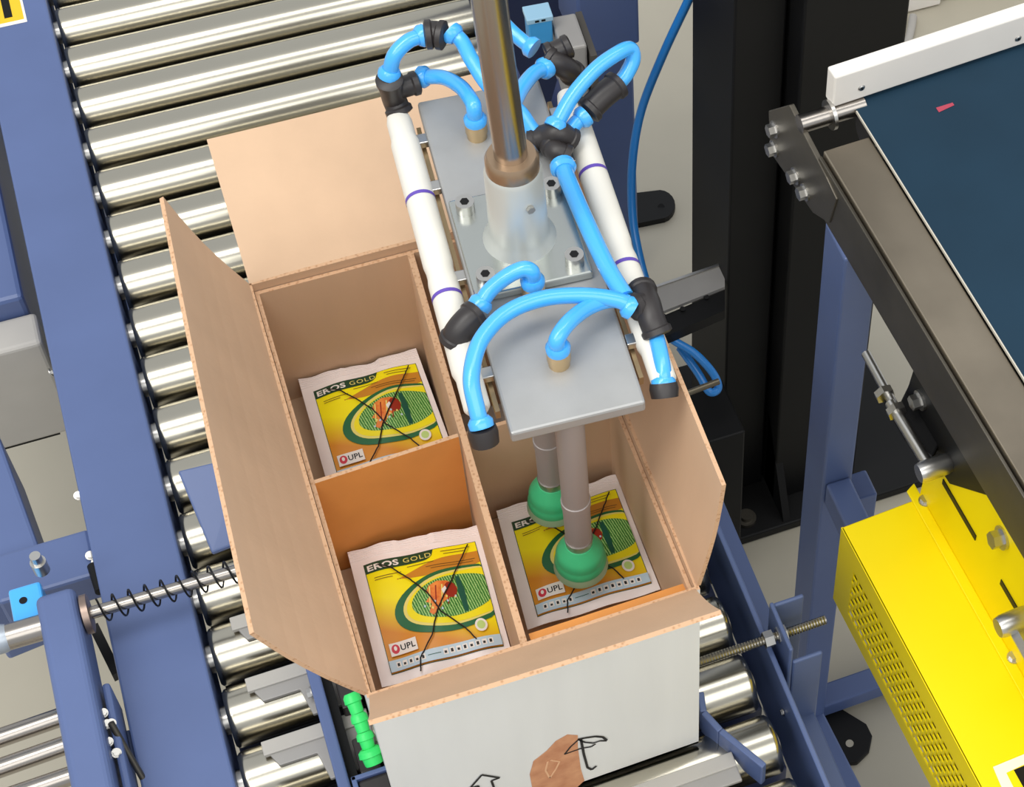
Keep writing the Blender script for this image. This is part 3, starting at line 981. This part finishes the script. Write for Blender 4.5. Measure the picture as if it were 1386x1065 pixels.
# suction stems with cups
def cup(x, y, zc):
    z1 = GZ - 0.014
    st_ = MB().lathe((x, y, zc + 0.042), (x, y, z1), [(0, 0.0125), (0.3, 0.0128), (0.302, 0.0138), (0.34, 0.0138), (0.342, 0.0128), (1, 0.0132)], 28)
    st_.build('suction_stem', mat('grey_anodised_stem', (156, 150, 148), 0.45, 0.25), gr, smooth=True)
    MB().lathe((x, y, zc + 0.034), (x, y, zc + 0.05), [(0, 0.0125), (1, 0.0135)], 28).build('stem_nut', STEEL, gr, smooth=True)
    o = MB().lathe((x, y, zc), (x, y, zc + 0.04), [(0.06, 0.0235), (0.22, 0.0250), (0.36, 0.0232), (0.42, 0.0222), (0.56, 0.0232), (0.7, 0.0205), (0.78, 0.0185), (1, 0.0135)], 36).build('suction_cup', GREEN, gr, smooth=True)
    MB().lathe((x, y, zc - 0.002), (x, y, zc + 0.008), [(0, 0.0262), (0.4, 0.0258), (1, 0.0240)], 36).build('cup_lip', LIP, o, smooth=True)


cup(0.364, -0.008, 0.226)
cup(0.359, 0.062, 0.232)

# ------------------------------------------------------------------ belt conveyor on the right
bc = thing('belt_conveyor', 'dark teal belt conveyor in a steel frame on a blue stand', 'conveyor', (0.9, -0.2, FZ))
BZ = 0.37
by = math.radians(3.0)
BX, BY = Vector((math.cos(by), math.sin(by), 0)), Vector((-math.sin(by), math.cos(by), 0))
B0 = at(1160, 150, BZ)         # far left corner of the belt


def b(x, y, z=0.0):
    return B0 + BX * x + BY * y + Vector((0, 0, z))


mbb = MB()
mbb.prism([b(0, -1.2, -0.006), b(0.55, -1.2, -0.006), b(0.55, 0.035, -0.006), b(0, 0.022, -0.006)], (0, 0, 0.006))
mbb.build('belt', BELT, bc)
MB().prism([b(-0.0014, -1.2, -0.003), b(0, -1.2, -0.003), b(0, 0.0, -0.003), b(-0.0014, 0.0, -0.003)], (0, 0, 0.0035)).build('belt_edge', mat('belt_edge_light', (196, 190, 176), 0.5), bc)
MB().cyl(b(0.003, -0.012, -0.024), b(0.55, -0.012, -0.024), 0.018, n=32).build('end_roller', DARKSTEEL, bc, smooth=True)
MB().prism([b(0.08, -0.035, 0.0003), b(0.1, -0.032, 0.0003), b(0.1, -0.028, 0.0003), b(0.08, -0.028, 0.0003)], (0, 0, 0.0003)).build('red_mark', mat('red_marker', (170, 60, 80), 0.6), bc)
fr = MB()
fr.prism([b(-0.055, -1.2, -0.020), b(-0.0015, -1.2, -0.020), b(-0.0015, -0.034, -0.020), b(-0.055, -0.034, -0.020)], (0, 0, 0.015))
fr.build('side_flange', FRAMESTEEL, bc, bevel=0.0015)
MB().prism([b(-0.060, -1.2, -0.090), b(-0.056, -1.2, -0.090), b(-0.056, -0.034, -0.090), b(-0.060, -0.034, -0.090)], (0, 0, 0.078)).build('side_plate', DARKSTEEL, bc, bevel=0.001)
MB().prism([b(-0.055, -1.2, -0.085), b(0.55, -1.2, -0.085), b(0.55, -0.045, -0.085), b(-0.055, -0.045, -0.085)], (0, 0, 0.05)).build('bed', DARKSTEEL, bc)
# upright end plate with bolts carrying the shaft
epp = b(-0.062, 0, 0)
outl = [onp(u, v, epp, BX) for (u, v) in ((1040, 150), (1068, 142), (1092, 190), (1118, 240), (1132, 270), (1122, 302), (1100, 288), (1042, 206))]
MB().prism(outl, BX * 0.006).build('end_plate', DARKSTEEL, bc, bevel=0.001)
for (u, v) in ((1049, 175), (1048, 201), (1077, 238), (1090, 260)):
    p = onp(u, v, epp, BX)
    MB().hexhead(p + BX * 0.001, -BX, 0.0076, 0.010).build('hex_bolt', STEEL, bc)
p0, p1 = onp(1082, 168, epp, BX), None
p1 = p0 + BX * 0.075
MB().cyl(p0, p1, 0.0105, n=24).build('shaft', ROD, bc, smooth=True)
d = BX
MB().cyl(p0 + d * 0.034, p0 + d * 0.038, 0.017, n=24).build('shaft_washer', STEEL, bc, smooth=True)
# white stop bar across the far end
w0, w1 = at(1127, 146, BZ + 0.005), at(1420, 48, BZ + 0.005)
wd = (w1 - w0).normalized()
wn = Vector((-wd.y, wd.x, 0))
wb = MB()
wb.prism([w0, w1 + wd * 0.3, w1 + wd * 0.3 + wn * 0.018, w0 + wn * 0.018], (0, 0, 0.046))
wb.build('stop_bar', WHITEHD, bc, bevel=0.002)
for (u, v) in ((1166, 119), (1378, 52)):
    d_ = R0 * ((u - CX) / F) + R1 * ((v - CY) / F) + R2
    tt = (w0 - CAM).dot(wn) / d_.dot(wn)
    p = CAM + d_ * tt
    o = MB().lathe(p + wn * 0.002, p - wn * 0.0015, [(0, 0.0042), (0.7, 0.0042), (1, 0.003)], 16).build('screw', STEEL, bc, smooth=True)
    MB().cyl(p - wn * 0.0016, p - wn * 0.002, 0.0013, n=6).build('socket', BLACK, o)
# blue stand
px0 = 0.727
MB().box(px0, px0 + 0.040, 0.214, 0.270, FZ, 0.280).build('post', BLUE, bc, bevel=0.003)
MB().box(px0 + 0.04, px0 + 0.55, 0.222, 0.258, FZ + 0.015, FZ + 0.05).build('base_bar', BLUE, bc, bevel=0.003)
MB().bar((px0 + 0.02, 0.23, FZ + 0.03), (px0 + 0.06, -0.40, FZ + 0.03), 0.036, 0.034).build('base_bar', BLUE, bc, bevel=0.003)
MB().box(px0 + 0.04, px0 + 0.085, 0.225, 0.265, -0.32, -0.25).build('cross_bar', BLUE, bc, bevel=0.003)
MB().box(px0 + 0.004, px0 + 0.036, 0.12, 0.214, -0.21, -0.165).build('cross_bar', BLUE, bc, bevel=0.003)
MB().prism([at(u, v, FZ) for (u, v) in ((1068, 1000), (1100, 1012), (1138, 1038), (1160, 1036), (1176, 1020), (1180, 1000), (1172, 984), (1120, 952), (1060, 950))], (0, 0, 0.012)).build('foot_plate', BLACK, bc, bevel=0.002)
fh = at(1150, 1006, FZ + 0.0121)
MB().cyl(fh, fh + Vector((0, 0, 0.0004)), 0.006).build('foot_hole', CONCRETE, bc)
# black plate added to stand for the shadowed zone under the frame
gp = b(-0.045, 0, 0)
MB().prism([onp(u, v, gp, BX) for (u, v) in ((1236, 500), (1222, 545), (1262, 618), (1285, 655), (1340, 672), (1330, 560))], BX * 0.01).build('frame_shade_plate', BLACK, bc, bevel=0.001)
# belt tension rods
for (ua, va, ub, vb, zz, r) in ((1172, 478, 1212, 552, 0.20, 0.0052), (1205, 545, 1258, 632, 0.20, 0.0062)):
    MB().cyl(at(ua, va, zz), at(ub, vb, zz), r, n=14).build('tension_rod', STEEL, bc, smooth=True)
c = at(1212, 556, 0.20)
dd = (at(1258, 632, 0.20) - at(1172, 478, 0.20)).normalized()
for u, v in ((1197, 533), (1213, 556)):
    c = at(u, v, 0.20)
    MB().cyl(c - dd * 0.004, c + dd * 0.004, 0.011, n=6).build('hex_nut', STEEL, bc)
MB().prism([at(1196, 540, 0.196), at(1218, 545, 0.196), at(1240, 500, 0.196), at(1262, 505, 0.196), at(1290, 560, 0.196), at(1262, 620, 0.196), at(1225, 590, 0.196)], (0, 0, -0.01)).build('tension_bracket', BLACK, bc, bevel=0.002)
c = onp(1247, 541, gp, BX)
MB().hexhead(c, -BX, 0.0085, 0.012).build('hex_bolt', STEEL, bc)
for (u, v) in ((1262, 634), (1370, 842)):
    c = at(u, v, 0.20)
    MB().lathe(c - BX * 0.016 , c + BX * 0.020, [(0, 0.010), (0.15, 0.0115), (0.85, 0.0115), (1, 0.010)], 20).build('cross_dowel', STEEL, bc, smooth=True)
MB().cyl(at(1378, 856, 0.19), at(1400, 895, 0.19), 0.009, n=6).build('hex_nut', STEEL, bc)

# ------------------------------------------------------------------ yellow motor guard
mg = thing('motor_guard', 'bright yellow sheet metal motor guard with perforated side below the belt', 'guard', (0.69, -0.3, -0.02))
YZ1, YZ0 = 0.070, -0.085
ya0 = at(1138.4, 714, YZ1)
yb0 = at(1249, 677, YZ1)


def y(x, yy, z):
    return ya0 + BX * x + BY * yy + Vector((0, 0, z - YZ1))


gw = (yb0 - ya0).length
HG = YZ1 - YZ0
mbg = MB()
t_ = 0.002
mbg.prism([y(0, -0.6, YZ1 - t_), y(gw, -0.6, YZ1 - t_), y(gw, 0, YZ1 - t_), y(0, 0, YZ1 - t_)], (0, 0, t_))
mbg.prism([y(0, -t_, YZ0), y(gw, -t_, YZ0), y(gw, 0, YZ0), y(0, 0, YZ0)], (0, 0, HG))
mbg.build('guard_top', YELLOW, mg, bevel=0.002)
# perforated left side: frame strips plus a grid of diagonal bars
side = MB()
y_a, y_b = -0.035, -0.6
z_lo, z_hi = -0.060, 0.035
side.prism([y(0, 0, YZ0), y(0, -0.6, YZ0), y(0, -0.6, z_lo), y(0, 0, z_lo)], BX * t_)
side.prism([y(0, 0, z_hi), y(0, -0.6, z_hi), y(0, -0.6, YZ1), y(0, 0, YZ1)], BX * t_)
side.prism([y(0, 0, z_lo), y(0, y_a, z_lo), y(0, y_a, z_hi), y(0, 0, z_hi)], BX * t_)
side.build('guard_side', YELLOW, mg)
mesh = MB()
pitch = 0.0085
nz = 7
for k in range(nz + 1):
    z = z_lo + (z_hi - z_lo) * k / nz
    mesh.bar(y(0.001, y_a, z), y(0.001, y_b, z), 0.0016, 0.0040)
ny = int((y_a - y_b) / 0.0125)
for k in range(ny + 1):
    yy = y_a + (y_b - y_a) * k / ny
    for r_ in range(nz):
        off = (0.00625 if r_ % 2 else 0)
        z = z_lo + (z_hi - z_lo) * r_ / nz
        if yy - off > y_b:
            mesh.bar(y(0.001, yy - off, z), y(0.001, yy - off, z + (z_hi - z_lo) / nz), 0.0016, 0.0036, up=(0, 1, 0))
mesh.build('perforated_mesh', YELLOW, mg, kind='stuff')
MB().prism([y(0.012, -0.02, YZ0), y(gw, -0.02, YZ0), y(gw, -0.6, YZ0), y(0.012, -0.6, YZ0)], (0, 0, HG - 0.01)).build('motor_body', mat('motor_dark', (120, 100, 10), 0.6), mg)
# upright flange with slots, screwed under the belt frame
flg = MB()
flg.prism([y(gw, 0.005, YZ1 - 0.02), y(gw, -0.6, YZ1 - 0.02), y(gw, -0.6, BZ - 0.09), y(gw, -0.10, BZ - 0.09), y(gw, 0.0, YZ1 + 0.05)], BX * 0.003)
flo = flg.build('guard_flange', YELLOW, mg)
MB().prism([y(gw - 0.012, 0.012, YZ1), y(gw - 0.0, 0.018, YZ1), y(gw, -0.6, YZ1), y(gw - 0.012, -0.6, YZ1)], (0, 0, 0.003)).build('fold_lip', YELLOW, mg, bevel=0.001)
for yy in (-0.035, -0.165, -0.30):
    MB().prism([y(gw - 0.0012, yy, 0.150), y(gw - 0.0012, yy - 0.075, 0.150), y(gw - 0.0012, yy - 0.075, 0.159), y(gw - 0.0012, yy, 0.159)], BX * 0.001).build('slot', BLACK, flo)
c = onp(1358, 727, y(gw, 0, 0), BX)
MB().hexhead(c, (-1, 0, 0.1), 0.0095, 0.014).build('hex_bolt', STEEL, mg)
for (u, v) in ((1252, 678), (1372, 890)):
    c = at(u, v, YZ1 + 0.003)
    MB().hexhead(c, (0, 0, 1), 0.0055, 0.006).build('screw', STEEL, mg)
# warning label near the frame's lower right corner
s0, s1, s2, s3 = at(1344, 1038, YZ1 + 0.0003), at(1400, 1015, YZ1 + 0.0003), at(1425, 1075, YZ1 + 0.0003), at(1368, 1095, YZ1 + 0.0003)
so = MB().prism([s0, s3, s2, s1], (0, 0, 0.0003)).build('warning_label', WHITEHD, mg)
MB().prism([at(1362, 1046, YZ1 + 0.0006), at(1384, 1090, YZ1 + 0.0006), at(1412, 1078, YZ1 + 0.0006), at(1392, 1032, YZ1 + 0.0006)], (0, 0, 0.0003)).build('label_field', YELLOW, so)
MB().prism([at(1372, 1042, YZ1 + 0.0009), at(1390, 1074, YZ1 + 0.0009), at(1410, 1060, YZ1 + 0.0009), at(1396, 1032, YZ1 + 0.0009)], (0, 0, 0.0002)).build('label_symbol', BLACK, so)

# ------------------------------------------------------------------ background machine parts
mcol = thing('machine_column', 'tall black machine column with base plate behind the carton', 'column', (0.8, 0.6, FZ))
MB().box(0.762, 0.83, 0.64, 0.79, FZ, 1.3).build('column_flange', BLACK, mcol, bevel=0.003)
MB().box(0.835, 0.975, 0.60, 0.84, FZ, 1.3).build('column_body', BLACK, mcol, bevel=0.003)
MB().box(0.73, 1.09, 0.55, 0.90, FZ, FZ + 0.02).build('base_plate', BLACK, mcol, bevel=0.003)
MB().prism([(0.835, 0.555, FZ + 0.02), (0.835, 0.64, FZ + 0.02), (0.835, 0.64, FZ + 0.22)], (0.012, 0, 0)).build('gusset', BLACK, mcol)
c = at(1010, 703, FZ + 0.02)
o = MB().lathe(c, c + Vector((0, 0, 0.014)), [(0, 0.016), (0.5, 0.016), (0.5, 0.010), (1, 0.009)], 20).build('anchor_bolt', DARKSTEEL, mcol, smooth=True)
MB().box(0.58, 0.74, 0.50, 0.60, FZ, -0.46).build('side_housing', BLACK, mcol, bevel=0.003)

sb = thing('steel_beam', 'grey steel cross beam with a perforated black channel below it', 'beam', (0.65, 0.66, -0.3))
b0, b1 = at(815, 414, -0.30), at(981, 357, -0.30)
b2_, b3_ = at(820, 452, -0.30), at(981, 388, -0.30)
MB().prism([b0, b2_, b3_, b1], (0, 0, -0.006)).build('beam_web', PLATEGREY, sb)
MB().bar(b0, b1, 0.004, 0.006).build('beam_lip', STEEL, sb)
MB().prism([at(820, 460, -0.306), at(825, 488, -0.306), at(981, 420, -0.306), at(981, 392, -0.306)], (0, 0, -0.02)).build('black_channel', BLACK, sb)
for (u, v) in ((898, 428), (924, 418), (956, 402)):
    c = at(u, v, -0.3035)
    MB().cyl(c, c + Vector((0, 0, 0.001)), 0.004, n=10).build('channel_hole', mat('deep_hole', (6, 6, 8), 0.8), sb)

fc = thing('blue_column', 'blue steel column with black foot plate behind the gripper', 'column', (0.74, 1.15, FZ))
MB().box(0.70, 0.785, 1.12, 1.22, FZ, 0.9).build('post', BLUE, fc, bevel=0.004)
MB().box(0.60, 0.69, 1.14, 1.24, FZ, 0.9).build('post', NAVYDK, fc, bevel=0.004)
q0 = at(860, 45, -0.05)
MB().box(q0.x - 0.085, q0.x, q0.y - 0.02, q0.y + 0.08, -0.05, 0.5).build('bracket_box', BLUE, fc, bevel=0.004)
MB().prism([at(835, 300, FZ), at(836, 270, FZ)] + [at(892 + 22 * math.cos(t), 283 + 20 * math.sin(t), FZ) for t in [-1.5 + 0.3 * k for k in range(11)]] + [at(850, 312, FZ)], (0, 0, 0.014)).build('foot_plate', BLACK, fc, bevel=0.002)
MB().cyl(at(895, 280, FZ + 0.0141), at(895, 280, FZ + 0.0145), 0.006).build('foot_hole', mat('deep_hole2', (8, 8, 8), 0.8), fc)

tag(MB().tube([at(950, -40, 0.1), at(932, 0, 0.05), at(897, 75, -0.05), at(868, 150, -0.15), at(856, 220, -0.22), at(856, 290, -0.28), at(866, 350, -0.31), at(880, 400, -0.33)], 0.0062, 12).build('air_hose', CYANDK, smooth=True),
    'blue air hose hanging between the gripper and the black column', 'hose')
tag(MB().tube([at(890, 425, -0.33), at(905, 455, -0.33), at(940, 478, -0.34), at(965, 505, -0.36), at(972, 525, -0.38), at(960, 530, -0.38), at(945, 505, -0.37), at(920, 470, -0.36)], 0.0058, 12).build('air_hose', CYANDK, smooth=True),
    'dark blue hose loop in shadow right of the carton flap', 'hose')
tag(MB().cyl(at(850, 562, -0.30), at(973, 516, -0.30), 0.0045, n=12).build('steel_pin', mat('dull_pin', (120, 112, 96), 0.4, 0.8), smooth=True),
    'thin dull steel pin sticking out behind the right flap', 'pin')

sv = thing('solenoid_valve', 'cyan solenoid valve block on a grey bracket at the top beside the shaft', 'valve', (0.56, 0.75, 0.1))
p = at(728, 20, 0.15)
MB().obox(p + Vector((0, 0, -0.02)), EX * 0.015, EY * 0.012, (0, 0, 0.02)).build('coil', mat('valve_blue', (60, 150, 210), 0.35), sv, bevel=0.002)
MB().obox(p + Vector((0, 0, 0.002)), EX * 0.0165, EY * 0.013, (0, 0, 0.004)).build('cap', mat('valve_cap', (150, 190, 215), 0.35), sv, bevel=0.001)
for k in (-1, 1):
    MB().obox(p + EX * (0.004 * k) + EY * (-0.0132) + Vector((0, 0, 0.002)), EX * 0.0025, EY * 0.0003, (0, 0, 0.0015)).build('cap_mark', BLACK, sv)
q = at(772, 80, 0.08)
MB().obox(q, EX * 0.016, EY * 0.03, (0, 0, 0.05)).build('valve_bracket', PLATEGREY, sv, bevel=0.003)
MB().obox(q + EX * 0.022 + Vector((0, 0, -0.01)), EX * 0.004, EY * 0.04, (0, 0, 0.05)).build('bracket_plate', mat('dark_plate', (92, 88, 82), 0.5, 0.5), sv)

MB().bar(q + Vector((0, 0, -0.02)), (XR + 0.01, q.y, -0.08), 0.02, 0.02).build('valve_arm', NAVYDK, sv)

wc = thing('white_cabinet', 'white cabinet foot at the top right beyond the belt', 'cabinet', (1.4, 1.5, FZ))
p = at(1226, 20, FZ)
MB().box(p.x, p.x + 0.075, p.y, p.y + 0.3, FZ + 0.004, FZ + 0.4).build('cabinet_body', WHITEHD, wc, bevel=0.004)
MB().box(p.x + 0.085, p.x + 0.3, p.y + 0.01, p.y + 0.3, FZ + 0.004, FZ + 0.4).build('cabinet_body', WHITEHD, wc, bevel=0.004)
MB().box(p.x, p.x + 0.3, p.y + 0.02, p.y + 0.3, FZ, FZ + 0.004).build('plinth', GREYCOVER, wc)
tag(MB().tube([at(1236, 22, FZ + 0.01), at(1233, 40, FZ + 0.01), at(1226, 62, FZ + 0.01), at(1205, 90, FZ + 0.01)], 0.008, 10).build('power_cable', GREYCOVER, smooth=True),
    'pale grey cable on the floor below the white cabinet', 'cable')

# ------------------------------------------------------------------ green segmented hose beside the carton
gh = thing('segmented_hose', 'bright green segmented plastic hose beside the near left carton corner', 'hose', (0.128, -0.03, 0.0))
P = [at(474, 938, 0.10), at(484, 965, 0.09), at(492, 990, 0.08), at(499, 1012, 0.07), at(507, 1034, 0.06)]
for k, (p, q) in enumerate(zip(P[:-1], P[1:])):
    r = 0.0082 if k < 3 else 0.0115
    MB().lathe(p, q, [(0, r * 0.75), (0.15, r * 1.0), (0.45, r * 1.05), (0.5, r * 0.85), (0.9, r * 0.8), (1, r * 0.75)], 18).build('hose_segment', GREENPL, gh, smooth=True)
